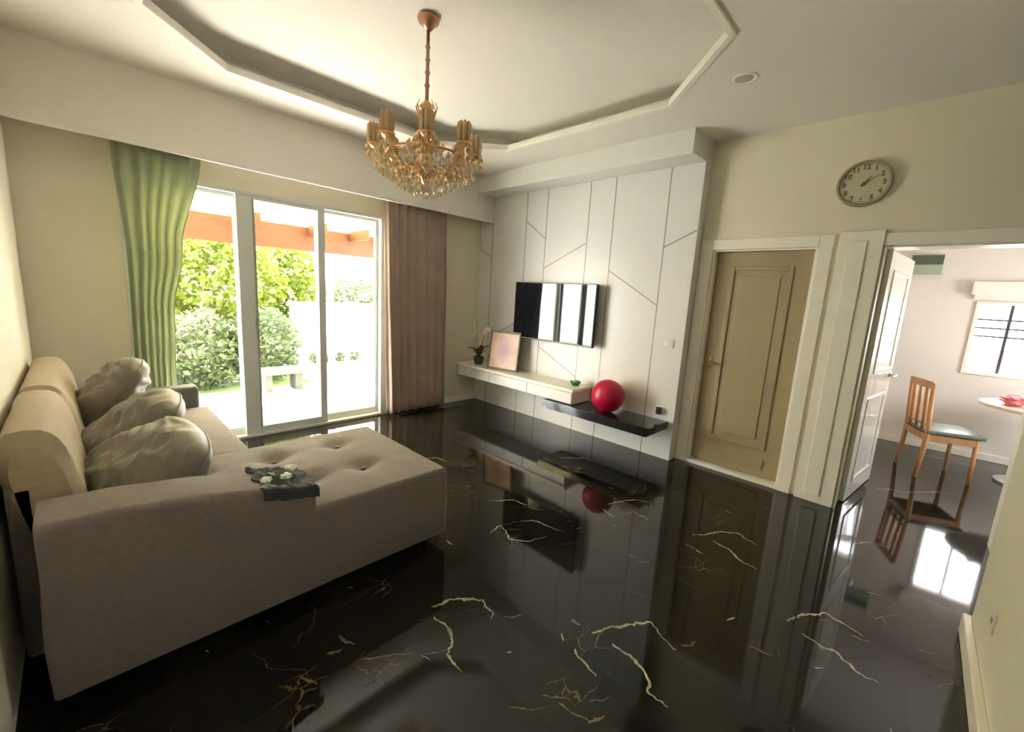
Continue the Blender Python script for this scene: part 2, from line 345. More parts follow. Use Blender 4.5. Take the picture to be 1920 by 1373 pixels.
# ------------------------------------------------------------------ walls
def wall(name, boxes, m, label, cat='wall'):
    b = MB()
    for q in boxes: b.box(*q)
    return struct(b.obj(name, m), label, cat)
WY0, WY1, WZ1 = -3.62, -1.40, 2.27      # patio door opening
wall('wall_window', [(-0.13, 0, YW-.15, WY0, 0, HU), (-0.13, 0, WY1, T, 0, HU), (-0.13, 0, WY0, WY1, WZ1, HU)], m_wall, 'cream wall holding the glass patio doors')
wall('wall_left', [(-0.13, 6.8, YW-.12, YW, 0, HU)], m_wall, 'cream wall behind the sofa back')
DX0, DX1, DZ = 3.02, 3.80, 2.0
OX0, OX1, OZ = 4.18, 5.03, 1.995
wall('wall_back', [(-0.13, DX0, T, T+.2, 0, HU), (DX1, OX0, T, T+.2, 0, HU), (OX1, 6.8, T, T+.2, 0, HU), (DX0, DX1, T, T+.2, DZ, HU), (OX0, OX1, T, T+.2, OZ, HU), (DX0, DX1, T+.16, T+.2, 0, DZ)], m_wall, 'cream wall with the tan door and the doorway')
wall('wall_right', [(XN, XN+.14, -4.15, -1.0, 0, HU)], mat('pale_green_white_paint', (0.78, 0.775, 0.65), 0.7, var=0.02), 'pale near wall at the right edge of the photo')
wall('wall_hall', [(6.66, 6.8, YW, T, 0, HU)], m_wall, 'hall wall beyond the near wall')
wall('wall_room_back', [(3.2, 4.84, 2.95, 3.1, 0, 2.8), (5.96, 6.8, 2.95, 3.1, 0, 2.8), (4.84, 5.96, 2.95, 3.1, 0, .93), (4.84, 5.96, 2.95, 3.1, 1.72, 2.8)], m_wall2, 'pale far wall of the next room with a barred window')
wall('wall_room_left', [(3.2, 3.32, T+.2, 2.95, 0, 2.8)], m_wall2, 'left wall of the next room')
wall('wall_room_right', [(6.68, 6.8, T+.2, 1.3, 0, 2.8), (6.68, 6.8, 2.1, 2.95, 0, 2.8), (6.68, 6.8, 1.3, 2.1, 0, 1.1), (6.68, 6.8, 1.3, 2.1, 1.8, 2.8)], m_wall2, 'right wall of the next room with an unseen opening added for daylight')  # side opening is added, out of view, to brighten the next room
def baseboard(name, boxes, label):
    b = MB()
    for q in boxes: b.box(*q, bev=.004, seg=1)
    return struct(b.obj(name, m_white), label, 'baseboard')
baseboard('baseboard_left', [(2.75, XN, YW, YW+.015, 0, .09)], 'white baseboard along the sofa wall')
baseboard('baseboard_right', [(XN-.03, XN, -4.13, -1.0, 0, .10), (XN-.03, XN+.14, -1.0, -.985, 0, .10)], 'pale baseboard of the near wall')
baseboard('baseboard_room', [(3.4, 6.66, 2.935, 2.95, 0, .08)], 'dark skirting of the next room')
baseboard('baseboard_window', [(0, .015, -1.34, -.02, 0, .08)], 'white baseboard under the brown curtain')
# ceiling: lower ring with an octagonal tray
oct_ = [(1.26, -0.80), (0.78, -1.28), (0.78, -3.05), (1.26, -3.53), (3.02, -3.53), (3.50, -3.05), (3.50, -1.39), (2.91, -0.80)]
cb = MB(); cb.mat(m_ceil)
outer = [(-0.13, T), (-0.13, YW-.1), (6.8, YW-.1), (6.8, T)]
def ring_slab(mb, hole, out, z0, z1):
    # bridge the hole to the outer rectangle by triangulated fill
    bm = mb.bm
    for z in (z0, z1):
        hv = [bm.verts.new((x, y, z)) for x, y in hole]; ov = [bm.verts.new((x, y, z)) for x, y in out]
        es = [bm.edges.new((hv[i], hv[(i+1) % len(hv)])) for i in range(len(hv))] + [bm.edges.new((ov[i], ov[(i+1) % len(ov)])) for i in range(len(ov))]
        r = bmesh.ops.triangle_fill(bm, edges=es, use_beauty=True, use_dissolve=False)
        mb._tag([g for g in r['geom'] if isinstance(g, bmesh.types.BMFace)])
    def side(P):
        n = len(P)
        for i in range(n):
            a, b = P[i], P[(i+1) % n]; mb.face([(a[0], a[1], z0), (b[0], b[1], z0), (b[0], b[1], z1), (a[0], a[1], z1)])
    side(hole); side(out)
ring_slab(cb, oct_, outer, HC, HC+.035)
struct(cb.obj('ceiling', m_ceil), 'pale lower ceiling around the octagonal tray', 'ceiling')
def scale_oct(d):
    c = Vector((2.14, -2.165)); R = []
    for i, p in enumerate(oct_):
        a = Vector(oct_[i-1]); b = Vector(oct_[(i+1) % 8]); p = Vector(p)
        n1 = Vector(((p-a).y, -(p-a).x)).normalized(); n2 = Vector(((b-p).y, -(b-p).x)).normalized()
        if n1.dot(p-c) < 0: n1 = -n1
        if n2.dot(p-c) < 0: n2 = -n2
        m = (n1+n2); m = m/ (m.length_squared/2) if m.length > 0 else m
        R.append(tuple(p + m*d))
    return R
tb = MB(); ring_slab(tb, scale_oct(.25), [(-.13, T), (-.13, YW-.1), (6.8, YW-.1), (6.8, T)], HC+.035, HU)
struct(tb.obj('ceiling_tray_side', m_ceil), 'recessed edge of the octagonal ceiling tray', 'ceiling')
tb = MB(); tb.box(-.13, 6.8, YW-.15, T+.2, HU, HU+.08); struct(tb.obj('ceiling_tray', m_ceil), 'pale raised octagon of the tray ceiling', 'ceiling')
tb = MB(); ring_slab(tb, oct_, scale_oct(.035), HC-.014, HC); struct(tb.obj('trim_1', m_white), 'white moulding framing the octagonal ceiling tray', 'trim')
tb = MB(); tb.box(3.2, 6.8, T+.2, 3.1, 2.6, 2.7); struct(tb.obj('ceiling_room', m_ceil), 'ceiling of the next room', 'ceiling')
# pelmets
tb = MB(); tb.box(XP-.02, XP, YW, 0, ZP, HC, bev=.003); tb.box(XP-.022, XP+.006, YW, 0, ZP-.004, ZP+.03, bev=.003)
struct(tb.obj('trim_2', m_ceil), 'long curtain pelmet along the window wall', 'trim')
tb = MB(); tb.box(XP, XE, -.294, T, 2.73, HC, bev=.003); tb.box(XP, XE+.002, -.30, -.27, 2.722, 2.75, bev=.002)
struct(tb.obj('trim_3', m_panel), 'white boxed soffit above the television panel', 'trim')
# tv feature panel with grooves
pb = MB(); pb.mat(m_panel); pb.box(0, XE, 0, T, 0, 2.73, bev=.004)
def groove(x0, z0, x1, z1, wd=.011):
    d = Vector((x1-x0, 0, z1-z0)).normalized(); s = Vector((-d.z, 0, d.x))*wd/2; pb.mat(m_groove)
    a = Vector((x0, -.0012, z0)); b = Vector((x1, -.0012, z1)); P = [a+s, b+s, b-s, a-s]
    Q = [Vector((p.x, .002, p.z)) for p in P]
    f = [pb.bm.verts.new(p) for p in P]; g = [pb.bm.verts.new(p) for p in Q]
    fs = [pb.bm.faces.new(f)] + [pb.bm.faces.new((f[k], f[(k+1) % 4], g[(k+1) % 4], g[k])) for k in range(4)]
    pb._tag(fs)
for x in (.235, .83, 1.15, 1.735, 2.04, 2.61): groove(x, .002, x, 2.728)
for q in [(.83, 2.39, 1.15, 2.17), (1.15, 1.83, 1.735, 2.10), (2.04, 1.81, 2.61, 1.48), (2.61, 2.02, 2.905, 2.16), (.02, 2.08, .235, 1.98), (.235, .9, .83, 1.2), (1.15, .9, 1.735, .62)]: groove(*q)
struct(pb.obj('wall_panel', None), 'white feature panel with grey angular grooves behind the television', 'wall panel')

# ------------------------------------------------------------------ casings, pilaster
tb = MB()
for q in [(XE+.005, DX0, T-.022, T, 0, DZ+.085), (DX1, DX1+.09, T-.022, T, 0, DZ+.085), (DX0, DX1, T-.022, T, DZ, DZ+.085), (DX0, DX1, T-.015, T+.11, 0, .035),
          (DX0, DX0+.02, T, T+.1, 0, DZ), (DX1-.02, DX1, T, T+.1, 0, DZ), (DX0, DX1, T, T+.1, DZ-.015, DZ)]: tb.box(*q, bev=.004)
struct(tb.obj('trim_4', m_white), 'cream casing and sill around the tan door', 'trim')
tb = MB()
tb.box(3.925, OX0, T-.035, T, 0, 2.10, bev=.004); tb.box(3.985, 4.09, T-.046, T-.03, .06, 2.03, bev=.006)
struct(tb.obj('trim_5', m_white), 'cream moulded pilaster between the door and the doorway', 'trim')
tb = MB()
for q in [(OX0-.02, OX1+.09, T-.022, T, OZ, OZ+.085), (OX1, OX1+.09, T-.022, T, 0, OZ), (OX1-.012, OX1, T, T+.2, 0, OZ), (OX0, OX1, T, T+.2, OZ-.012, OZ)]: tb.box(*q, bev=.004)
struct(tb.obj('trim_6', m_white), 'cream casing of the open doorway', 'trim')
tb = MB(); tb.box(OX0, OX0+.014, T-.03, T+.2, 0, OZ); struct(tb.obj('trim_7', m_clockrim), 'jamb strip coloured dark for the shade in the hinge gap of the doorway', 'trim')  # dark colour stands in for the shade between door leaf and jamb

# ------------------------------------------------------------------ doors
d = root('door_1', 'closed tan panelled door beside the television panel', 'door', (DX0, T+.06, 0)); d['kind'] = 'structure'
b = MB(); b.box(.022, .758, 0, .04, .04, DZ-.017, bev=.004); part(b, 'door_leaf', m_door, d)
b = MB()
x0, x1, z0, z1 = .15, .63, .28, 1.86
for q in [(x0, x0+.035, z0, z1), (x1-.035, x1, z0, z1), (x0+.035, x1-.035, z0, z0+.035), (x0+.035, x1-.035, z1-.035, z1)]: b.box(q[0], q[1], -.014, .002, q[2], q[3], bev=.006)
b.box(x0+.085, x1-.085, -.008, .002, z0+.085, z1-.085, bev=.005)
b.box(.15, .63, -.012, .002, .10, .20, bev=.005)
part(b, 'panel_moulding', m_door, d)
b = MB(); b.lathe([(0, 0), (.022, 0), (.022, .008), (.01, .012), (.01, .05), (0, .05)], (.075, -.002, .985), 14, 'y'); b.tube([(.075, -.05, .985), (.13, -.052, .985), (.205, -.05, .98)], [.011, .009, .008], 8)
b.box(.055, .095, -.006, .001, .93, 1.04, bev=.002); part(b, 'door_handle', m_brass, d, 'auto')
# open door in the doorway
ang = math.radians(83)
d = root('door_2', 'white glossy door standing open in the doorway', 'door', (OX0+.03, T+.16, 0), ang); d['kind'] = 'structure'
m_doorw = mat('white_gloss_door', (0.80, 0.79, 0.72), 0.16, coat=0.6, var=0.02, bump=0.08, bscale=9, stretch=(6, 6, 1))
b = MB(); b.box(0, .84, -.02, .02, .01, 1.98, bev=.003); part(b, 'door_leaf', m_doorw, d)
b = MB()
for zz in ((.15, .85), (1.05, 1.85)):
    for q in [(.13, .16, *zz), (.68, .71, *zz), (.16, .68, zz[0], zz[0]+.03), (.16, .68, zz[1]-.03, zz[1])]: b.box(q[0], q[1], -.028, -.018, q[2], q[3], bev=.004)
part(b, 'panel_moulding', m_doorw, d)
b = MB()
b.lathe([(0, 0), (.024, 0), (.024, .008), (.01, .012), (.01, .045), (0, .045)], (.77, -.02, 1.0), 14, 'y'); b.tube([(.77, -.063, 1.0), (.70, -.066, 1.0), (.65, -.062, .998)], [.011, .009, .008], 8)
part(b, 'door_handle', m_steel, d, 'auto')

# ------------------------------------------------------------------ patio doors (window_1)
w1 = root('window_1', 'tall sliding glass patio doors in pale frames', 'window', (0, 0, 0)); w1['kind'] = 'structure'
b = MB()
b.box(-.11, .015, WY1-.075, WY1+.0, 0, WZ1, bev=.004); b.box(-.11, .01, WY0, WY0+.06, 0, WZ1, bev=.004)
b.box(-.11, .01, WY0, WY1, WZ1-.03, WZ1, bev=.003); b.box(-.11, .02, WY0, WY1, 0, .025, bev=.003)
part(b, 'frame', m_alu, w1)
def sash(y0, y1, x, ss=.10, se=.07, seal=True):
    b = MB(); b.mat(m_alu)
    b.box(x-.02, x+.02, y0, y0+ss, .025, WZ1-.03, bev=.004); b.box(x-.02, x+.02, y1-se, y1, .025, WZ1-.03, bev=.004)
    b.box(x-.02, x+.02, y0+ss, y1-se, .025, .095, bev=.004); b.box(x-.02, x+.02, y0+ss, y1-se, WZ1-.06, WZ1-.03, bev=.004)
    if seal:
        b.mat(m_aludark); b.box(x-.012, x+.024, y0+ss-.006, y0+ss+.012, .09, WZ1-.06)
    s = part(b, 'sash', None, w1)
    g = MB(); g.box(x-.003, x+.003, y0+ss, y1-se, .095, WZ1-.06); gp = part(g, 'glass_pane', m_glass, s)
    return s
sash(-3.56, -2.80, -.075, .07, .07, False)
sash(-2.86, -2.09, -.015, .13, .07)
sash(-2.16, -1.475, -.075, .09, .035, False)
b = MB(); b.box(0, .03, -2.74, -2.72, .95, 1.15, bev=.003); part(b, 'pull_handle', m_aludark, w1)
# back room window
w2 = root('window_2', 'barred window of the next room with pale frame', 'window', (4.84, 2.95, .93)); w2['kind'] = 'structure'
b = MB()
for q in [(0, .03, 0, .79), (1.09, 1.12, 0, .79), (.03, 1.09, 0, .03), (.03, 1.09, .76, .79)]: b.box(q[0], q[1], -.02, .08, q[2], q[3], bev=.003)
part(b, 'frame', m_white, w2)
b = MB()
for x in (.27, .52, .77): b.box(x-.013, x+.013, .03, .05, .03, .76)
for z in (.42, .60, .51): b.box(.03, 1.09, .052, .062, z-.009, z+.009)
part(b, 'grille', mat('grey_iron_bars', (0.05, 0.05, 0.06), .5), w2)
b = MB(); b.box(.03, 1.09, .064, .068, .03, .76); part(b, 'glass_pane', m_glass, w2)
t = root('roller_blind', 'rolled white blind above the barred window', 'blind', (4.78, 2.95, 1.79))
b = MB(); b.box(0, 1.25, -.09, -.001, .0, .14, bev=.01); part(b, 'cassette', m_white, t)
b = MB(); b.box(.03, 1.22, -.05, -.045, -.05, 0.0); part(b, 'blind_cloth', m_wall2, t)

# ------------------------------------------------------------------ curtains
def curtain(fn_y0, fn_y1, x, zt, zb, folds, amp, name, m, label, seed):
    r = root(name, label, 'curtain', (x, (fn_y0(1)+fn_y1(1))/2, zt))
    def f(u, v):
        z = zt + (zb-zt)*v; h = 1-v
        y = fn_y0(h)*(1-u) + fn_y1(h)*u
        a = amp*(.65+.35*v); ph = u*folds*2*PI + .7*math.sin(u*9+seed) + .25*math.sin(v*5+u*13)
        xx = math.sin(ph)*a + .012*noise.noise(Vector((u*6, v*4, seed))) + .25*a*math.sin(2*ph+seed)
        return Vector((xx, y - r.location.y + .010*math.cos(ph)*(1 if 0.02 < u < .98 else 0), z - zt))
    b = MB(); b.grid(f, folds*14, 30); o = part(b, 'curtain_cloth', m, r, True)
    md = o.modifiers.new('t', 'SOLIDIFY'); md.thickness = .003
    b = MB(); b.box(-.02, .02, fn_y0(1)-r.location.y-.03, fn_y1(1)-r.location.y+.03, -.005, .03, bev=.004); part(b, 'track', m_white, r)
    return r
def lerp_tab(tab):
    def g(h):
        for (a, va), (b_, vb) in zip(tab, tab[1:]):
            if a <= h <= b_: 
                t = (h-a)/(b_-a); t = t*t*(3-2*t); return va+(vb-va)*t
        return tab[-1][1]
    return g
ZT = 2.47
curtain(lerp_tab([(0, -3.66), (.28, -3.62), (.65, -3.61), (1, -3.65)]), lerp_tab([(0, -3.33), (.25, -3.37), (.48, -3.35), (.68, -3.27), (1, -3.11)]), .105, ZT, .03, 6, .028, 'curtain_left', m_curL, 'sage curtain with green garden light in its colour, gathered at the sofa side of the patio doors', 1.3).name = 'curtain'
curtain(lambda h: -1.50+.06*(1-h), lambda h: -.66+.05*(1-h), .11, ZT, .03, 7, .034, 'curtain', m_curR, 'brown pleated curtain hanging nearest the television', 4.1)

# ------------------------------------------------------------------ sofa
sofa = root('sectional_sofa', 'taupe fabric L-shaped sofa with tufted chaise facing the television', 'sofa', (0, 0, 0))
def rbox(x0, x1, y0, y1, z0, z1, r=.03, seg=4):
    b = MB(); b.box(x0, x1, y0, y1, z0, z1, bev=r, seg=seg); return b
part(rbox(.20, 1.62, -4.10, -3.24, .06, .29, .02), 'seat_base', m_fabric, sofa, 'auto')
def puffy(x0, x1, y0, y1, z0, z1, nu=26, nv=22, crown=.02, tufts=(), r=.03, wr=.004, seed=0.):
    b = MB(); N = nu; Mv = nv
    def top(u, v):
        x = x0+(x1-x0)*u; y = y0+(y1-y0)*v
        eu = min(u, 1-u)*(x1-x0); ev = min(v, 1-v)*(y1-y0)
        def ed(e): return 0 if e >= r else (r - math.sqrt(max(0, r*r-(r-e)**2)))
        z = z1 - ed(eu) - ed(ev) + crown*(math.sin(PI*u)*math.sin(PI*v))**.6
        for tx, ty, dp, sg in tufts:
            q = ((x-tx)**2+(y-ty)**2)/(sg*sg); z -= dp*math.exp(-q)
            z -= dp*.25*math.exp(-abs((x-tx))/.012)*math.exp(-abs(y-ty)/.1) * (1 if q > .01 else 0)
        z += wr*noise.noise(Vector((x*9, y*9, seed)))
        return Vector((x, y, max(z, z0+.01)))
    def pu(i, n):   # denser near edges
        t = i/n; return t if n < 4 else .5-.5*math.cos(PI*t)*(0.6) - (0.5-t)*0.4
    us = [pu(i, N) for i in range(N+1)]; us[0] = 0; us[-1] = 1; vs_ = [pu(j, Mv) for j in range(Mv+1)]; vs_[0] = 0; vs_[-1] = 1
    g = [[b.bm.verts.new(top(u, v)) for v in vs_] for u in us]
    for i in range(N):
        for j in range(Mv): b.bm.faces.new((g[i][j], g[i+1][j], g[i+1][j+1], g[i][j+1]))
    loop = [g[i][0] for i in range(N+1)] + [g[N][j] for j in range(1, Mv+1)] + [g[i][Mv] for i in range(N-1, -1, -1)] + [g[0][j] for j in range(Mv-1, 0, -1)]
    zs = [z1-r-.01, (z0+z1)/2, z0+.015, z0]; prev = loop
    for k, z in enumerate(zs):
        bul = .006 if k == 1 else 0; ins = .012 if k == 3 else 0; cur = []
        for v in loop:
            x, y = v.co.x, v.co.y
            ox = (-1 if abs(x-x0) < 1e-4 else 1 if abs(x-x1) < 1e-4 else 0)*(bul-ins); oy = (-1 if abs(y-y0) < 1e-4 else 1 if abs(y-y1) < 1e-4 else 0)*(bul-ins)
            cur.append(b.bm.verts.new((x+ox, y+oy, z)))
        n = len(loop)
        for q in range(n): b.bm.faces.new((prev[q], prev[(q+1) % n], cur[(q+1) % n], cur[q]))
        prev = cur
    b.bm.faces.new(prev[::-1]); return b
part(puffy(.35, 1.615, -4.0, -3.20, .28, .455, crown=.025, seed=1.), 'seat_cushion', m_fabric, sofa, True)
TU = [(1.87, -3.16), (1.85, -2.78), (2.26, -2.80), (2.26, -3.10), (1.88, -3.55), (2.26, -3.5)]
ch = part(puffy(1.62, 2.60, -4.055, -2.45, .06, .475, 60, 80, .012, [(x, y, .042, .085) for x, y in TU], .018, .004, 5.), 'chaise', m_fabric, sofa, True)
for x, y in TU[:4]:
    b = MB(); b.lathe([(0, .0), (.014, .001), (.017, .006), (.012, .012), (0, .014)], (x, y, .443), 12); o = b.obj('tuft_button', m_fabric, None, True); o.parent = ch
# arms
part(rbox(.19, .345, -4.10, -3.26, .06, .62, .035), 'arm', m_fab_arm, sofa, 'auto', 'arm by the window with shade put into its grey')
b = MB()
prof = [(-4.10, .70), (-3.85, .695), (-3.6, .665), (-3.35, .615), (-3.27, .60), (-3.20, .57)]
def armf(u, v):
    y = -4.05 + .85*u
    zt = .71
    for (a, za), (c, zc) in zip(prof, prof[1:]):
        if a <= y <= c: zt = za+(zc-za)*(y-a)/(c-a)
    if y > prof[-1][0]: zt = prof[-1][1]
    x0, x1, zb, r = 2.34, 2.604, .44, .035
    P = [(x1, zb)] + [(x1-r+r*math.cos(t), zt-r+r*math.sin(t)) for t in [k*PI/8 for k in range(5)]] + [(x0+r+r*math.cos(t), zt-r+r*math.sin(t)) for t in [PI/2+k*PI/8 for k in range(5)]] + [(x0, zb)]
    i = min(int(round(v*(len(P)-1))), len(P)-1); x, z = P[i]
    z += .005*noise.noise(Vector((x*8, y*7, 2)))
    return Vector((x, y, z))
b.grid(armf, 24, 11)
b.bm.verts.ensure_lookup_table()
for side in (0, 24):
    vs_ = [b.bm.verts[side*12+k] for k in range(12)]; b.bm.faces.new(vs_)
part(b, 'arm', m_fabric, sofa, 'auto')
# back frame and back cushions
part(rbox(.20, 2.30, -4.13, -4.05, .06, .74, .02), 'back_frame', m_fabric, sofa, 'auto')
def backc(x0, x1, seed):
    b = MB()
    def f(u, v):
        x = x0 + (x1-x0)*u; a = v*2*PI
        # superellipse section in y,z, leaning back
        ca, sa = math.cos(a), math.sin(a); p = .62
        cy_ = math.copysign(abs(ca)**p, ca); sz = math.copysign(abs(sa)**p, sa)
        e = min(u, 1-u)*(x1-x0); k = 1 if e > .05 else .70+.30*math.sqrt(1-(1-e/.05)**2)
        hy = .095*k; hz = .245*k
        z = .685 + sz*hz; y = -4.0 + cy_*hy - (z-.45)*.14 + .006*noise.noise(Vector((x*6, z*6, seed)))
        return Vector((x, max(y, -4.14), z))
    n = 24
    g = [[b.bm.verts.new(f(i/20, j/n)) for j in range(n)] for i in range(21)]
    for i in range(20):
        for j in range(n): b.bm.faces.new((g[i][j], g[i][(j+1) % n], g[i+1][(j+1) % n], g[i+1][j]))
    b.bm.faces.new(g[0]); b.bm.faces.new(g[-1][::-1]); return b
for (x0, x1, sd) in ((.35, 1.47, 1.), (1.48, 2.30, 3.)): part(backc(x0, x1, sd), 'back_cushion', m_fab_tan, sofa, 'auto')
for (x, y) in ((.25, -4.0), (.25, -3.36), (2.5, -4.02), (2.5, -2.55), (1.72, -2.55), (1.5, -3.36)):
    b = MB(); b.tube([(x, y, 0), (x, y, .062)], [.018, .026], 12); part(b, 'leg', m_feet, sofa)

# loose pillows
def pillow(loc, rot, sx_, sy_, th, seed, label, m=m_pillow):
    b = MB(); N = 54
    def f(top):
        def g(u, v):
            a, c = u*2-1, v*2-1
            t = (max(0, 1-abs(a)**2.6)*max(0, 1-abs(c)**2.6))**.42
            pin = 1-.09*(a*a*(1-c*c)+c*c*(1-a*a)) ; x = a*sx_/2*(1-.10*(1-a*a)*c*c*0 - .07*(1-c*c)*abs(a)*0); x = a*sx_/2*math.sqrt(1-.42*c*c*a*a)*(1-.04*c*c); y = c*sy_/2*math.sqrt(1-.42*a*a*c*c)*(1-.04*a*a)
            k = noise.noise(Vector((a*2.0+seed, c*2.0, seed)))*.035
            wv = a*1.1+c*2.6+1.6*noise.noise(Vector((a*1.5, c*1.5, seed+9)))
            k += .030*(1-abs(noise.noise(Vector((wv*1.3+seed, a*.8, seed+3))))*2.6)*.6 + .018*(.5-abs(noise.noise(Vector((a*3+c*4, (c-a)*1.2+seed, 1.)))*2.2))
            r_ = min(1, (1-max(abs(a), abs(c)))*2.6)
            return Vector((x, y, (1 if top else -1)*(th/2*t) + .8*k*r_))
        return g
    b.grid(f(True), N, N); b.grid(f(False), N, N)
    bmesh.ops.remove_doubles(b.bm, verts=b.bm.verts[:], dist=.0008)
    # piping along the seam
    o = b.obj('throw_pillow', m, None, True); tag(o, label, 'pillow', 'pillows heaped against the sofa back')
    o.location = loc; o.rotation_euler = rot
    pts = []
    for k in range(96):
        s = k/24; q = int(s); t = (s-q)*2-1
        a, c = [(t, -1), (1, t), (-t, 1), (-1, -t)][q]
        x = a*sx_/2*math.sqrt(1-.42*c*c*a*a)*(1-.04*c*c); y = c*sy_/2*math.sqrt(1-.42*a*a*c*c)*(1-.04*a*a); pts.append((x, y, 0))
    pts.append(pts[0]); pb_ = MB(); pb_.tube(pts, .006, 6, cap=False); p = pb_.obj('piping', m, None, True); p.parent = o
    return o
PIL = [((.84, -3.80, .73), (math.radians(50), math.radians(-10), math.radians(6)), .54, .54, .22, 1.3, 'crumpled olive pillow nearest the window end of the sofa'),
       ((1.40, -3.74, .635), (math.radians(36), math.radians(5), math.radians(-6)), .56, .56, .24, 4.7, 'middle olive grey pillow of the heap on the sofa'),
       ((1.98, -3.73, .605), (math.radians(28), math.radians(9), math.radians(3)), .60, .52, .25, 8.2, 'large grey pillow nearest the camera on the sofa')]
for q in PIL: pillow(*q)
# charcoal cloth on the end of the near arm, white paper in it
b = MB()
def cloth(u, v):
    y = -3.41 + .225*u; s = v*.385      # runs over the arm from inner side to outer side
    zt = .60 - (y+3.35)*.22 + .008
    if s < .06: x, z = 2.33, zt-.055+s*.9
    elif s < .34: x, z = 2.33+(s-.06), zt+.004
    else: x, z = 2.616, zt-(s-.34)*1.0
    n_ = noise.noise(Vector((u*4, v*5, 3))); edge = .02*noise.noise(Vector((v*7, 2, 5)))
    return Vector((x+.004*n_ , y + (edge if u > .9 or u < .1 else 0), z + .022*max(0, n_+.35) + .012*abs(noise.noise(Vector((u*9, v*8, 7))))))
b.grid(cloth, 30, 36)
th = b.obj('folded_cloth', m_throw, None, True); tag(th, 'small charcoal cloth draped over the near sofa arm', 'cloth')
md = th.modifiers.new('t', 'SOLIDIFY'); md.thickness = .008
def crumple(name, loc, r, seed, m, label, cat, group=None, flat=.5):
    b = MB(); bmesh.ops.create_icosphere(b.bm, subdivisions=3, radius=r)
    for v in b.bm.verts:
        n_ = noise.noise(v.co*(2.2/r)+Vector((seed, 0, 0))); v.co *= 1+.55*n_; v.co.z *= flat
    o = b.obj(name, m); o.location = loc; tag(o, label, cat, group); return o
crumple('crumpled_tissue', (2.44, -3.25, .635), .026, 1., m_tissue, 'white crumpled tissue nearest the front of the charcoal cloth', 'tissue', 'tissues on the charcoal cloth')
crumple('crumpled_tissue', (2.53, -3.30, .640), .022, 5., m_tissue, 'small white tissue beside the larger one on the charcoal cloth', 'tissue', 'tissues on the charcoal cloth')
crumple('crumpled_tissue', (2.55, -3.385, .652), .022, 9., m_tissue, 'white tissue at the back edge of the charcoal cloth', 'tissue', 'tissues on the charcoal cloth')

# ------------------------------------------------------------------ television
tv = root('television', 'wall-mounted black television on the white panel', 'television', (1.415, 0, 1.325))
b = MB(); b.box(-.585, .585, -.125, -.085, -.335, .335, bev=.004); part(b, 'bezel', m_blackpl, tv)
b = MB(); b.box(-.575, .575, -.1275, -.124, -.318, .325); part(b, 'screen', m_screen, tv)
b = MB(); b.box(-.36, .36, -.088, -.055, -.22, .16, bev=.02); part(b, 'rear_housing', m_blackpl, tv)
b = MB(); b.box(-.20, .20, -.056, -.0015, -.15, .15, bev=.004); part(b, 'wall_bracket', m_blackpl, tv)

# white shelf, black shelf
t = root('floating_cabinet', 'long white floating cabinet under the television', 'cabinet', (0, 0, 0))
b = MB(); b.box(.02, 1.97, -.36, -.002, .525, .56, bev=.004); part(b, 'top', mat('cream_shelf_top', (.82, .78, .68), .3, var=.02), t)
b = MB(); b.box(.03, 1.95, -.33, -.002, .392, .525, bev=.003); part(b, 'body', m_panel, t)
for k in range(3):
    b = MB(); b.box(.035+k*.64, .665+k*.64, -.343, -.331, .398, .517, bev=.003); part(b, 'drawer_front', m_panel, t)
t = root('black_wall_shelf', 'glossy black wall shelf below the white cabinet', 'shelf', (0, 0, 0))
b = MB(); b.box(1.59, 2.86, -.40, -.002, .315, .385, bev=.004); part(b, 'board', m_black, t)
b = MB(); b.box(1.63, 2.82, -.36, -.002, .285, .315, bev=.003); part(b, 'bracket_rail', m_black, t)
# exercise ball
b = MB(); bmesh.ops.create_uvsphere(b.bm, u_segments=48, v_segments=32, radius=.165)
for v in b.bm.verts:
    g = .0018*max(0, math.cos(v.co.z/.165*22)); v.co *= 1+g/.165*.6
o = b.obj('exercise_ball', m_ball, None, True); o.location = (2.30, -.215, .385+.165); tag(o, 'crimson exercise ball sitting on the black shelf', 'ball')
b = MB(); b.lathe([(0, 0), (.012, 0), (.012, .004), (0, .006)], (0, -.164, .0), 10, 'y'); q = b.obj('valve_plug', m_tissue, None, True); q.parent = o; q.rotation_euler = (.5, 0, 2.2)
# picture frame
def artmat():
    m = bpy.data.materials.new('pink_orange_print'); m.use_nodes = True; n = m.node_tree; b = n.nodes['Principled BSDF']; b.inputs['Roughness'].default_value = .3
    t = n.nodes.new('ShaderNodeTexCoord'); no = n.nodes.new('ShaderNodeTexNoise'); no.inputs['Scale'].default_value = 7; no.inputs['Detail'].default_value = 2
    gr = n.nodes.new('ShaderNodeTexGradient'); gr.gradient_type = 'SPHERICAL'; mp = n.nodes.new('ShaderNodeMapping'); mp.inputs['Scale'].default_value = (6.5, 6.5, 4.5)
    n.links.new(t.outputs['Object'], mp.inputs[0]); mp.inputs['Location'].default_value = (-.1, 0, -1.15); n.links.new(mp.outputs[0], gr.inputs[0]); n.links.new(t.outputs['Object'], no.inputs['Vector'])
    r = n.nodes.new('ShaderNodeValToRGB'); e = r.color_ramp.elements; e[0].position = .35; e[0].color = (.62, .34, .18, 1); e[1].position = .7; e[1].color = (.75, .48, .36, 1)
    n.links.new(no.outputs[0], r.inputs[0])
    mx = n.nodes.new('ShaderNodeMix'); mx.data_type = 'RGBA'; mx.inputs[7].default_value = (.42, .18, .24, 1)
    n.links.new(gr.outputs[0], mx.inputs[0]); n.links.new(r.outputs[0], mx.inputs[6]); n.links.new(mx.outputs[2], b.inputs['Base Color']); return m
t = root('picture_frame', 'brown framed pink and orange picture standing on the white cabinet', 'picture', (.765, -.225, .561), math.radians(12))
t.rotation_euler = (math.radians(-7), 0, math.radians(12))
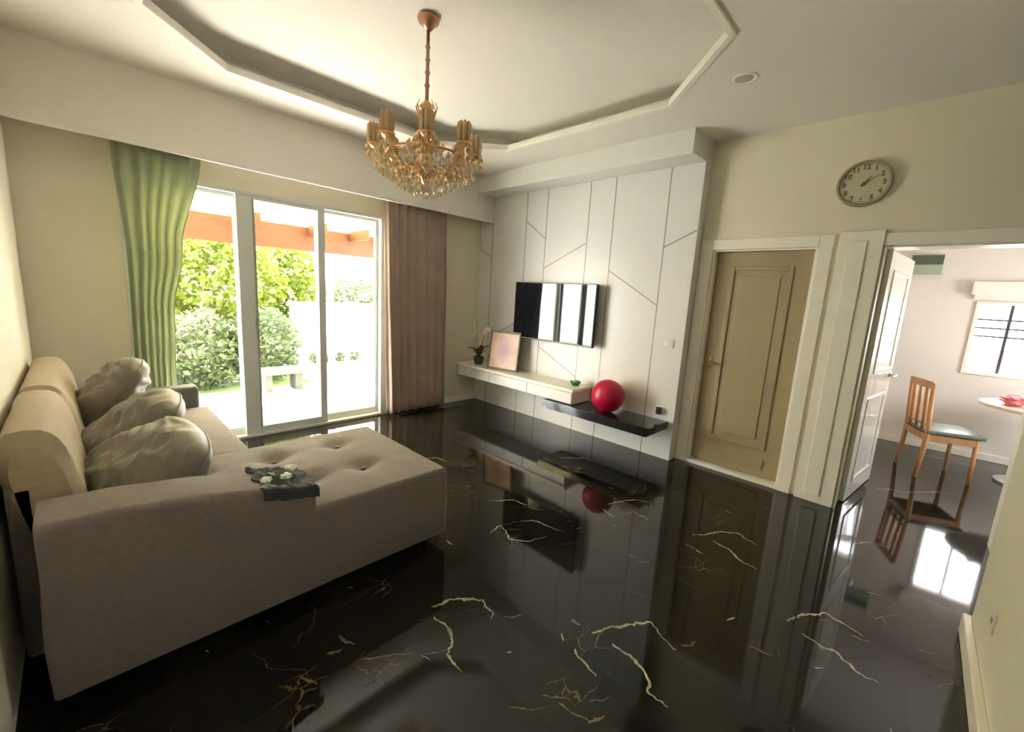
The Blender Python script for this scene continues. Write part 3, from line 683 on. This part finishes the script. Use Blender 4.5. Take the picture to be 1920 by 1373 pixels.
b = MB(); W2, H2 = .225, .49
for q in [(-W2, -W2+.022, 0, H2), (W2-.022, W2, 0, H2), (-W2+.022, W2-.022, 0, .022), (-W2+.022, W2-.022, H2-.03, H2)]: b.box(q[0], q[1], -.012, .018, q[2], q[3], bev=.004)
part(b, 'frame', m_wood2, t)
b = MB(); b.box(-W2+.02, W2-.02, -.003, .004, .02, H2-.028); part(b, 'print', artmat(), t)
b = MB(); b.box(-W2+.01, W2-.01, .006, .012, .01, H2-.01); part(b, 'backing', m_wood2, t)
# potted orchid
t = root('potted_orchid', 'small potted orchid with cream flowers at the cabinet end', 'plant', (.29, -.20, .56))
b = MB(); b.lathe([(0, 0), (.05, 0), (.065, .05), (.07, .10), (.062, .105), (.055, .09), (0, .085)], (0, 0, 0), 20); part(b, 'pot', m_pot, t, True)
b = MB()
for k in range(9):
    a = k*2.4; L = .15+.04*math.sin(k*3); up = .16+.05*math.cos(k*2)
    def lf(u, v, a=a, L=L, up=up):
        s = (v-.5)*.055*math.sin(PI*(.1+.9*u)); r_ = L*u; z = .09+up*math.sin(u*2.0)*.75
        return Vector((math.cos(a)*r_-math.sin(a)*s, (math.sin(a)*r_+math.cos(a)*s)*.8, z+abs(v-.5)*.02))
    b.grid(lf, 8, 4)
part(b, 'leaves', m_leaf_dark, t, True)
sp = [[(0, 0, .08), (-.04, 0, .28), (-.07, -.01, .48), (-.03, -.02, .62), (.07, -.02, .64)], [(.01, 0, .08), (.05, 0, .26), (.10, .01, .44), (.16, .0, .50)]]
b = MB()
for s_ in sp: b.tube(s_, .004, 6)
part(b, 'stem', m_leaf_dark, t, True)
fl_pos = [(-.07, -.02, .44), (-.085, -.01, .50), (-.06, -.03, .56), (-.01, -.03, .61), (.04, -.03, .62), (.08, -.02, .60), (.10, 0, .43), (.14, -.01, .47), (.17, 0, .49), (.03, -.02, .30), (-.09, .0, .38), (.06, -.01, .36)]
fm = None
for k, p in enumerate(fl_pos):
    if fm is None:
        b = MB()
        for j in range(5):
            a = j*2*PI/5
            def pf(u, v, a=a):
                s = (v-.5)*.036*math.sin(PI*(.15+.8*u)); r_ = .038*u
                return Vector((math.cos(a)*r_-math.sin(a)*s, -.006*math.sin(u*2)-.004*j/5, math.sin(a)*r_+math.cos(a)*s))
            b.grid(pf, 5, 4)
        fo = part(b, 'flower', m_petal, t, True); fm = fo.data
    else:
        fo = bpy.data.objects.new('flower', fm); COL.objects.link(fo); fo.parent = t
    fo.location = p; fo.rotation_euler = (.3*math.sin(k), k*.7, .5+.5*math.cos(k*2))
# small green pot at cabinet's right end
t = root('small_green_dish', 'tiny green dish at the right end of the white cabinet', 'dish', (1.84, -.14, .56))
b = MB(); b.lathe([(0, 0), (.035, 0), (.055, .03), (.06, .045), (.052, .045), (.045, .02), (0, .012)], n=18); part(b, 'bowl', m_green, t, True)
b = MB(); b.lathe([(0, .03), (.03, .035), (.035, .05), (.02, .06), (0, .062)], n=14); part(b, 'contents', m_petal, t, True)
# plug
t = root('plug_adapter', 'black plug adapter in a wall socket above the black shelf', 'plug', (2.765, 0, .475))
b = MB(); b.box(-.04, .04, -.008, -.0005, -.045, .045, bev=.003); part(b, 'socket_plate', m_white, t)
b = MB(); b.box(-.022, .022, -.05, -.008, -.035, .035, bev=.006); part(b, 'adapter', m_blackpl, t)
t = root('switch_plate', 'faint white switch plate on the right of the feature panel', 'switch', (2.76, 0, 1.13))
b = MB(); b.box(-.06, .06, -.008, -.0005, -.04, .04, bev=.003); part(b, 'plate', m_panel, t)
b = MB(); b.box(-.03, -.002, -.012, -.008, -.022, .022, bev=.002); part(b, 'rocker', m_white, t)
b = MB(); b.box(.002, .03, -.012, -.008, -.022, .022, bev=.002); part(b, 'rocker', m_white, t)
t = root('wall_socket', 'small pale socket low on the near right wall', 'socket', (XN, -1.44, .33))
b = MB(); b.box(-.008, 0, -.035, .035, -.045, .045, bev=.003); part(b, 'plate', m_wall2, t)
b = MB()
b.box(-.0095, -.008, -.012, -.006, -.01, .01); b.box(-.0095, -.008, .006, .012, -.01, .01); part(b, 'socket_holes', m_clockrim, t)

# ------------------------------------------------------------------ clock
t = root('wall_clock', 'round cream wall clock high above the pilaster', 'clock', (4.005, T, 2.43))
t.rotation_euler = (0, 0, 0)
R = .157
b = MB(); b.lathe([(R-.022, .034), (R-.014, .044), (R-.004, .044), (R, .036), (R, .002), (R-.02, .002), (R-.022, .034)], (0, 0, 0), 48, 'y'); part(b, 'rim', m_clockrim, t, 'auto')
b = MB(); b.lathe([(0, .022), (R-.015, .022), (R-.015, .001), (0, .001)], (0, 0, 0), 48, 'y'); part(b, 'dial', m_clock, t, 'auto')
for k in range(1, 13):
    cu = bpy.data.curves.new('numeral', 'FONT'); cu.body = str(k); cu.size = .046; cu.extrude = .001; cu.align_x = 'CENTER'; cu.align_y = 'CENTER'; cu.offset = .0018
    tmp = bpy.data.objects.new('tmp', cu); COL.objects.link(tmp)
    me = bpy.data.meshes.new_from_object(tmp); bpy.data.objects.remove(tmp)
    o = bpy.data.objects.new('numeral', me); COL.objects.link(o); me.materials.clear(); me.materials.append(m_clockink)
    o.parent = t; a = PI/2 - k*PI/6; o.location = (.113*math.cos(a), -.0235, .113*math.sin(a)); o.rotation_euler = (PI/2, 0, 0)
def hand(a_deg, L, wd, name):
    b = MB(); a = math.radians(90-a_deg); d_ = Vector((math.cos(a), 0, math.sin(a))); s = Vector((-d_.z, 0, d_.x))
    P = [d_*-.02+s*wd/2, d_*L+s*wd/5, d_*L-s*wd/5, d_*-.02-s*wd/2]
    b.face([p+Vector((0, -.027, 0)) for p in P]); b.face([p+Vector((0, -.0295, 0)) for p in P]); o = part(b, name, m_clockink, t); 
hand(38, .062, .013, 'hour_hand'); hand(57, .098, .009, 'minute_hand')
b = MB(); b.lathe([(0, .022), (.010, .022), (.010, .031), (0, .033)], (0, 0, 0), 14, 'y'); part(b, 'hub', m_clockink, t, True)

# ceiling downlight (off)
t = root('recessed_downlight', 'small unlit downlight in the ceiling above the tan door', 'light', (3.43, -.86, HC))
b = MB(); b.lathe([(.075, 0), (.072, -.006), (.058, -.006), (.050, 0.0)], n=28); part(b, 'ring', m_ceil, t, True)
b = MB(); b.lathe([(.052, -.001), (.046, -.004), (0, -.004)], n=24); part(b, 'lens', mat('dull_lens', (.45, .44, .38), .5, var=.02), t, True)

# ------------------------------------------------------------------ chandelier
CH = (2.10, -2.31, 0)
ch = root('crystal_chandelier', 'gold chandelier with amber crystals hanging from the tray ceiling', 'chandelier', CH)
b = MB(); b.lathe([(0, HU), (.062, HU), (.066, HU-.012), (.060, HU-.03), (.035, HU-.05), (.02, HU-.07), (0, HU-.07)], n=28); part(b, 'ceiling_canopy', m_rod, ch, True)
b = MB(); b.tube([(0, 0, HU-.06), (0, 0, 2.60)], .011, 10)
for z in (2.93, 2.86, 2.79, 2.72): b.lathe([(.011, z-.012), (.017, z), (.011, z+.012)], n=12)
part(b, 'rod', m_rod, ch, True)
b = MB(); b.lathe([(0, 2.64), (.02, 2.63), (.045, 2.60), (.022, 2.57), (.016, 2.52), (.04, 2.48), (.062, 2.44), (.048, 2.40), (.025, 2.37), (.03, 2.33), (.06, 2.29), (.075, 2.25), (.06, 2.21), (.03, 2.19), (.02, 2.16), (0, 2.15)], n=24); part(b, 'central_column', m_gold, ch, True)
def ring(z, r, name, tr=.008):
    b = MB(); b.tube([(r*math.cos(2*PI*k/40), r*math.sin(2*PI*k/40), z) for k in range(41)], tr, 8, cap=False); part(b, name, m_gold, ch, True)
ring(2.315, .235, 'upper_ring'); ring(2.22, .16, 'lower_ring')
def drop_mesh(r, h, n=6):
    b = MB(); b.lathe([(0, 0), (r*.45, -h*.18), (r, -h*.55), (r*.55, -h*.85), (0, -h)], n=n)
    me_o = b.obj('crystal_drop', m_crystal); me = me_o.data; bpy.data.objects.remove(me_o); return me
dA = drop_mesh(.013, .045); dB = drop_mesh(.010, .032)
dC = dB.copy(); dC.materials.clear(); dC.materials.append(m_crystal2)
# arms
armp = []
b = MB(); pts = []
for k in range(15):
    s = k/14; pts.append((.03+.275*s, 0, 2.27-.075*math.sin(PI*s*.95)*1.0 + .085*s*s))
b.tube(pts, [.009-.003*k/14 for k in range(15)], 8)
sc = [(.20+.035*math.cos(a), 0, 2.27+.035*math.sin(a)) for a in [k*.5 for k in range(12)]]; b.tube(sc, .005, 6)
armo = part(b, 'arm', m_gold, ch, True); armz = pts[-1][2]; AR = pts[-1][0]
def addch(mb, name, m, par, smooth=True): 
    o = mb.obj(name, m, None, smooth); o.parent = par; return o
b = MB(); b.lathe([(0, -.012), (.012, -.012), (.042, .0), (.048, .012), (.040, .012), (.012, .004), (0, .004)], (AR, 0, armz), 16); addch(b, 'bobeche', m_gold, armo)
b = MB()
for k in range(8):
    a = k*PI/4
    b.lathe([(0, .0), (.011, .012), (.015, .06), (.012, .105), (.0, .118)], (AR+.030*math.cos(a), .030*math.sin(a), armz+.012), 6)
addch(b, 'crystal_cup', m_crystal, armo, False)
b = MB(); b.tube([(AR, 0, armz+.01), (AR, 0, armz+.085)], .010, 10); addch(b, 'candle_tube', m_gold, armo)
b = MB()
for k in range(7):
    a = k*2*PI/7; cx_, cy_ = AR+.046*math.cos(a), .046*math.sin(a)
    for j in range(2): b.lathe([(0, 0), (.005, -.006), (.011, -.022), (.006, -.034), (0, -.040)], (cx_, cy_, armz+.004-.042*j), 6)
addch(b, 'pendants', m_crystal, armo, False)
b = MB()
for k in range(6):
    s = .15+.14*k; x = .03+.275*s; z = 2.27-.075*math.sin(PI*s*.95)+.085*s*s
    b.lathe([(0, 0), (.005, -.006), (.010, -.022), (.006, -.034), (0, -.038)], (x, 0, z-.008), 6)
addch(b, 'arm_beads', m_crystal, armo, False)
NA = 8
for k in range(1, NA):
    c = copy_tree(armo, ch); c.rotation_euler = (0, 0, 2*PI*k/NA + .2)
armo.rotation_euler = (0, 0, .2)
# upper small crown of leaves
b = MB()
for k in range(8):
    a = k*PI/4
    b.tube([(.02*math.cos(a), .02*math.sin(a), 2.50), (.05*math.cos(a), .05*math.sin(a), 2.55), (.065*math.cos(a), .065*math.sin(a), 2.60), (.05*math.cos(a), .05*math.sin(a), 2.63)], [.004, .005, .004, .002], 6)
part(b, 'crown', m_gold, ch, True)
# crystal tiers: individual drops, the large outer ones
cnt = 0
def drops(z, r, n, me, off=0.):
    global cnt
    for k in range(n):
        if cnt >= 100: return
        o = bpy.data.objects.new('crystal_drop', me); COL.objects.link(o); o.parent = ch; a = 2*PI*k/n+off
        o.location = (r*math.cos(a), r*math.sin(a), z); cnt += 1
drops(2.305, .235, 28, dA); drops(2.225, .262, 26, dA, .1); drops(2.25, .30, 20, dA, .05); drops(2.215, .16, 18, dB); drops(2.14, .02, 8, dA)
b = MB()
tiers = [(2.255, .24, 30), (2.215, .235, 30), (2.175, .225, 30), (2.165, .19, 26), (2.13, .165, 24), (2.125, .13, 20), (2.09, .10, 16), (2.07, .06, 10), (2.245, .20, 26)]
for q, (z, r, n) in enumerate(tiers):
    z = 2.3-(2.3-z)*.82
    for k in range(n):
        a = 2*PI*k/n + q*.07; b.lathe([(0, 0), (.0045, -.005), (.009, -.02), (.005, -.032), (0, -.037)], (r*math.cos(a), r*math.sin(a), z), 5)
part(b, 'crystal_strands', m_crystal2, ch, kind='stuff')
b = MB()
for q, (z, r, n) in enumerate([(2.46, .055, 12), (2.42, .075, 14), (2.37, .09, 14), (2.40, .11, 14)]):
    for k in range(n):
        a = 2*PI*k/n + q*.2; b.lathe([(0, 0), (.005, -.006), (.011, -.022), (.006, -.035), (0, -.040)], (r*math.cos(a), r*math.sin(a), z), 6)
b.tube([(.075*math.cos(2*PI*k/24), .075*math.sin(2*PI*k/24), 2.425) for k in range(25)], .004, 6, cap=False)
part(b, 'crown_crystals', m_crystal, ch, kind='stuff')

# ------------------------------------------------------------------ next room
t = root('dining_chair', 'honey wood dining chair with slatted back in the next room', 'chair', (4.75, 1.86, 0), math.radians(23))
def bxp(x0, x1, y0, y1, z0, z1, name, m, bev=.005, label=None):
    b = MB(); b.box(x0, x1, y0, y1, z0, z1, bev=bev); return part(b, name, m, t, label=label)
for y in (-.19, .19):
    b = MB(); b.tube([(-.21, y, 0), (-.19, y, .25), (-.185, y, .45), (-.22, y, .92)], [.017, .020, .022, .018], 8); part(b, 'rear_leg', m_wood, t, True)
    b = MB(); b.tube([(.185, y*.98, 0), (.18, y*.98, .43)], [.015, .021], 8); part(b, 'front_leg', m_wood, t, True)
    bxp(-.18, .18, y-.011, y+.011, .37, .43, 'side_rail', m_wood)
bxp(-.2, -.175, -.18, .18, .37, .43, 'rear_rail', m_wood); bxp(.165, .19, -.18, .18, .37, .43, 'front_rail', m_wood)
b = MB(); b.box(-.20, .23, -.215, .215, .435, .475, bev=.016, seg=3); part(b, 'seat', m_seat, t, True, 'grey green padded seat')
b = MB(); b.box(-.235, -.212, -.19, .19, .86, .93, bev=.008); part(b, 'top_rail', m_wood, t)
for y in (-.11, 0, .11):
    b = MB(); b.tube([(-.195, y, .46), (-.200, y, .60), (-.212, y, .75), (-.222, y, .89)], [.015, .018, .018, .014], 6); part(b, 'back_slat', m_wood, t, True)
bxp(-.203, -.185, -.18, .18, .50, .53, 'lower_rail', m_wood)
t = root('round_table', 'round cream table at the right of the doorway view', 'table', (5.42, 2.22, 0))
b = MB(); b.lathe([(0, .715), (.42, .715), (.45, .722), (.455, .74), (.445, .75), (0, .75)], n=48); part(b, 'table_top', m_table, t, 'auto')
b = MB(); b.lathe([(0, .0), (.24, 0), (.24, .02), (.06, .06), (.035, .12), (.035, .66), (.09, .715), (0, .715)], n=28); part(b, 'pedestal', m_steel, t, 'auto')
crumple('folded_pink_cloth', (5.20, 2.12, .80), .12, 3.3, m_pinkcloth, 'pink cloth bundle lying on the round table', 'cloth', None, .38)
t = root('wall_fan_unit', 'small dark green vent unit high on the far wall', 'vent', (4.385, 2.95, 2.11))
b = MB(); b.box(-.135, .135, -.10, -.001, -.105, .105, bev=.008); part(b, 'housing', m_vent2, t)
b = MB(); b.box(-.13, .13, -.106, -.099, -.005, .098); part(b, 'intake', m_vent, t)
b = MB()
for k in range(4): b.box(-.12, .12, -.110, -.105, .01+k*.022, .018+k*.022)
part(b, 'louvre', m_vent, t)

# ------------------------------------------------------------------ outdoors
tb = MB(); tb.box(-2.15, -.13, -5.2, 1.2, -.10, -.02); tb.box(-.13, -.112, -3.62, -1.40, -.05, -.001); struct(tb.obj('patio', m_patio), 'pale tiled patio outside the glass doors', 'patio')
tb = MB(); tb.box(-2.15, -4.2, -1.3, 3.5, -.12, -.03); struct(tb.obj('driveway', m_patio), 'pale paved strip in front of the white garden wall', 'paving')
tb = MB(); tb.box(-14, -.13, -9, 9, -.30, -.12); struct(tb.obj('garden_ground', m_lawn), 'green garden ground beyond the patio', 'lawn')
tb = MB(); tb.box(-4.35, -4.2, -1.05, 5, -.12, 1.08, bev=.01); tb.box(-4.38, -4.17, -1.08, 5, 1.08, 1.13, bev=.01); tag(tb.obj('garden_wall', m_gwall), 'white rendered garden wall behind the right glass pane', 'wall')
t = root('patio_canopy', 'yellow soffit canopy with orange timber beam over the patio', 'canopy', (0, 0, 0))
b = MB()
vs_ = [(-.13, 2.62), (-2.0, 2.27), (-2.0, 2.33), (-.13, 2.68)]
bmv = [[b.bm.verts.new((x, y, z)) for x, z in vs_] for y in (-6.0, 3.0)]
b.bm.faces.new(bmv[0]); b.bm.faces.new(bmv[1][::-1])
for k in range(4): b.bm.faces.new((bmv[0][k], bmv[0][(k+1) % 4], bmv[1][(k+1) % 4], bmv[1][k]))
part(b, 'soffit', m_soffit, t)
b = MB(); b.box(-2.06, -1.98, -6, 3, 1.95, 2.28, bev=.006); part(b, 'beam', m_beam, t)
for y in (-4.2, -3.2, -2.3, -1.5, -.9, -.45, 0.):
    b = MB(); b.box(-1.98, -1.45, y-.035, y+.035, 2.16, 2.30, bev=.004); part(b, 'rafter_end', m_beam, t)
tb = MB(); tb.box(-2.05, -1.99, -1.24, -1.17, -.02, 1.95, bev=.005); tag(tb.obj('canopy_post', m_alu), 'slim pale post holding the patio canopy', 'post')
t = root('garden_bench', 'low grey stone bench at the patio edge', 'bench', (-1.95, -1.95, -.02))
b = MB(); b.box(-.18, .18, -.30, .30, .24, .30, bev=.01); part(b, 'slab', m_stone, t)
for y in (-.2, .2):
    b = MB(); b.box(-.13, .13, y-.05, y+.05, 0, .24, bev=.01); part(b, 'support', m_stone, t)
def leaves(n, rx, ry, rz_, size, seed, hollow=.55):
    rr = random.Random(seed); vs = []; fs = []
    for i in range(n):
        while True:
            p = Vector((rr.uniform(-1, 1), rr.uniform(-1, 1), rr.uniform(-1, 1)))
            if hollow < p.length < 1: break
        k = 1 + .25*noise.noise(p*2.3+Vector((seed, 0, 0)))
        p = Vector((p.x*rx*k, p.y*ry*k, p.z*rz_*k)); s = size*rr.uniform(.6, 1.3)
        a = Vector((rr.gauss(0, 1), rr.gauss(0, 1), rr.gauss(0, .7))).normalized(); c = a.orthogonal().normalized()
        q = Matrix.Rotation(rr.uniform(0, 6.28), 3, a) @ c
        base = len(vs); vs += [p-a*s*.5, p+q*s*.28+Vector((0, 0, s*.05)), p+a*s*.5, p-q*s*.28+Vector((0, 0, s*.05))]; fs.append((base, base+1, base+2, base+3))
    me = bpy.data.meshes.new('leaves'); me.from_pydata([tuple(v) for v in vs], [], fs); return me
def bush(name, loc, r, n, size, m, label, cat, seed, trunk_h=.0, group=None):
    t = root(name, label, cat, loc, 0, group)
    me = leaves(n, *r, size, seed); me.materials.append(m); o = bpy.data.objects.new('foliage', me); COL.objects.link(o); o.parent = t; o.location = (0, 0, trunk_h + r[2]*.92)
    b = MB(); top = trunk_h + r[2]*1.3
    b.tube([(0, 0, 0), (.03, .02, top*.5), (0, .03, top)], [.05 if trunk_h > .2 else .025, .035, .01], 8)
    for k in range(5):
        a = k*1.3+seed; b.tube([(0, 0, top*.45), (math.cos(a)*r[0]*.5, math.sin(a)*r[1]*.5, top*.8)], [.02, .006], 6)
    part(b, 'trunk', m_bark, t, True); return t
G = 'garden bushes behind the patio'
bush('garden_bush', (-2.95, -3.7, -.12), (.55, .55, .62), 2600, .10, m_leafB, 'dull green hedge bush furthest left behind the patio', 'bush', 1, 0, G)
bush('garden_bush', (-3.05, -2.75, -.12), (.55, .60, .60), 2600, .10, m_leafB, 'dull green hedge bush seen through the left glass pane', 'bush', 2, 0, G)
bush('garden_bush', (-3.1, -1.85, -.12), (.55, .55, .62), 2600, .10, m_leafB, 'dull green hedge bush seen through the middle glass pane', 'bush', 3, 0, G)
GT = 'bright trees behind the hedge'
bush('garden_tree', (-4.9, -4.6, -.12), (1.2, 1.2, 1.3), 5200, .15, m_leafA, 'bright lime tree furthest left behind the hedge', 'tree', 11, .5, GT)
bush('garden_tree', (-4.7, -2.2, -.12), (1.1, 1.1, 1.15), 5200, .15, m_leafA, 'bright lime tree filling the left glass pane', 'tree', 12, .5, GT)
bush('garden_tree', (-5.9, -.75, -.12), (1.0, .85, 1.2), 4600, .15, m_leafA, 'bright lime tree filling the middle glass pane', 'tree', 13, .45, GT)
bush('garden_tree', (-6.2, 1.1, -.12), (.8, .9, .75), 2600, .13, m_leafB, 'distant green treetop above the white garden wall', 'tree', 14, .45, GT)
for k, (y, s) in enumerate([(-.75, .11), (-.5, .13), (-.25, .10), (.05, .12)]):
    bush('low_plant', (-3.9, y, -.03), (s, s, s*.9), 160, .06, m_leafB, ['leftmost small plant at the foot of the white garden wall', 'second small plant from the left at the garden wall foot', 'third small plant from the left at the garden wall foot', 'rightmost small plant at the garden wall foot'][k], 'plant', 30+k, 0, 'small plants along the garden wall')
tb = MB(); tb.box(4.3, 7.2, 5.2, 5.4, -.1, 1.10); tag(tb.obj('neighbour_wall', m_pinkwall), 'salmon pink wall outside the barred window', 'wall')
tb = MB(); tb.box(3.2, 9, 3.1, 5.2, -.2, -.1); struct(tb.obj('side_yard', m_patio), 'paved side yard outside the barred window', 'yard')
tb = MB(); tb.box(6.8, 12, -6, 3.1, -.2, -.1); struct(tb.obj('front_yard', m_patio), 'paved yard outside the added side opening', 'yard')
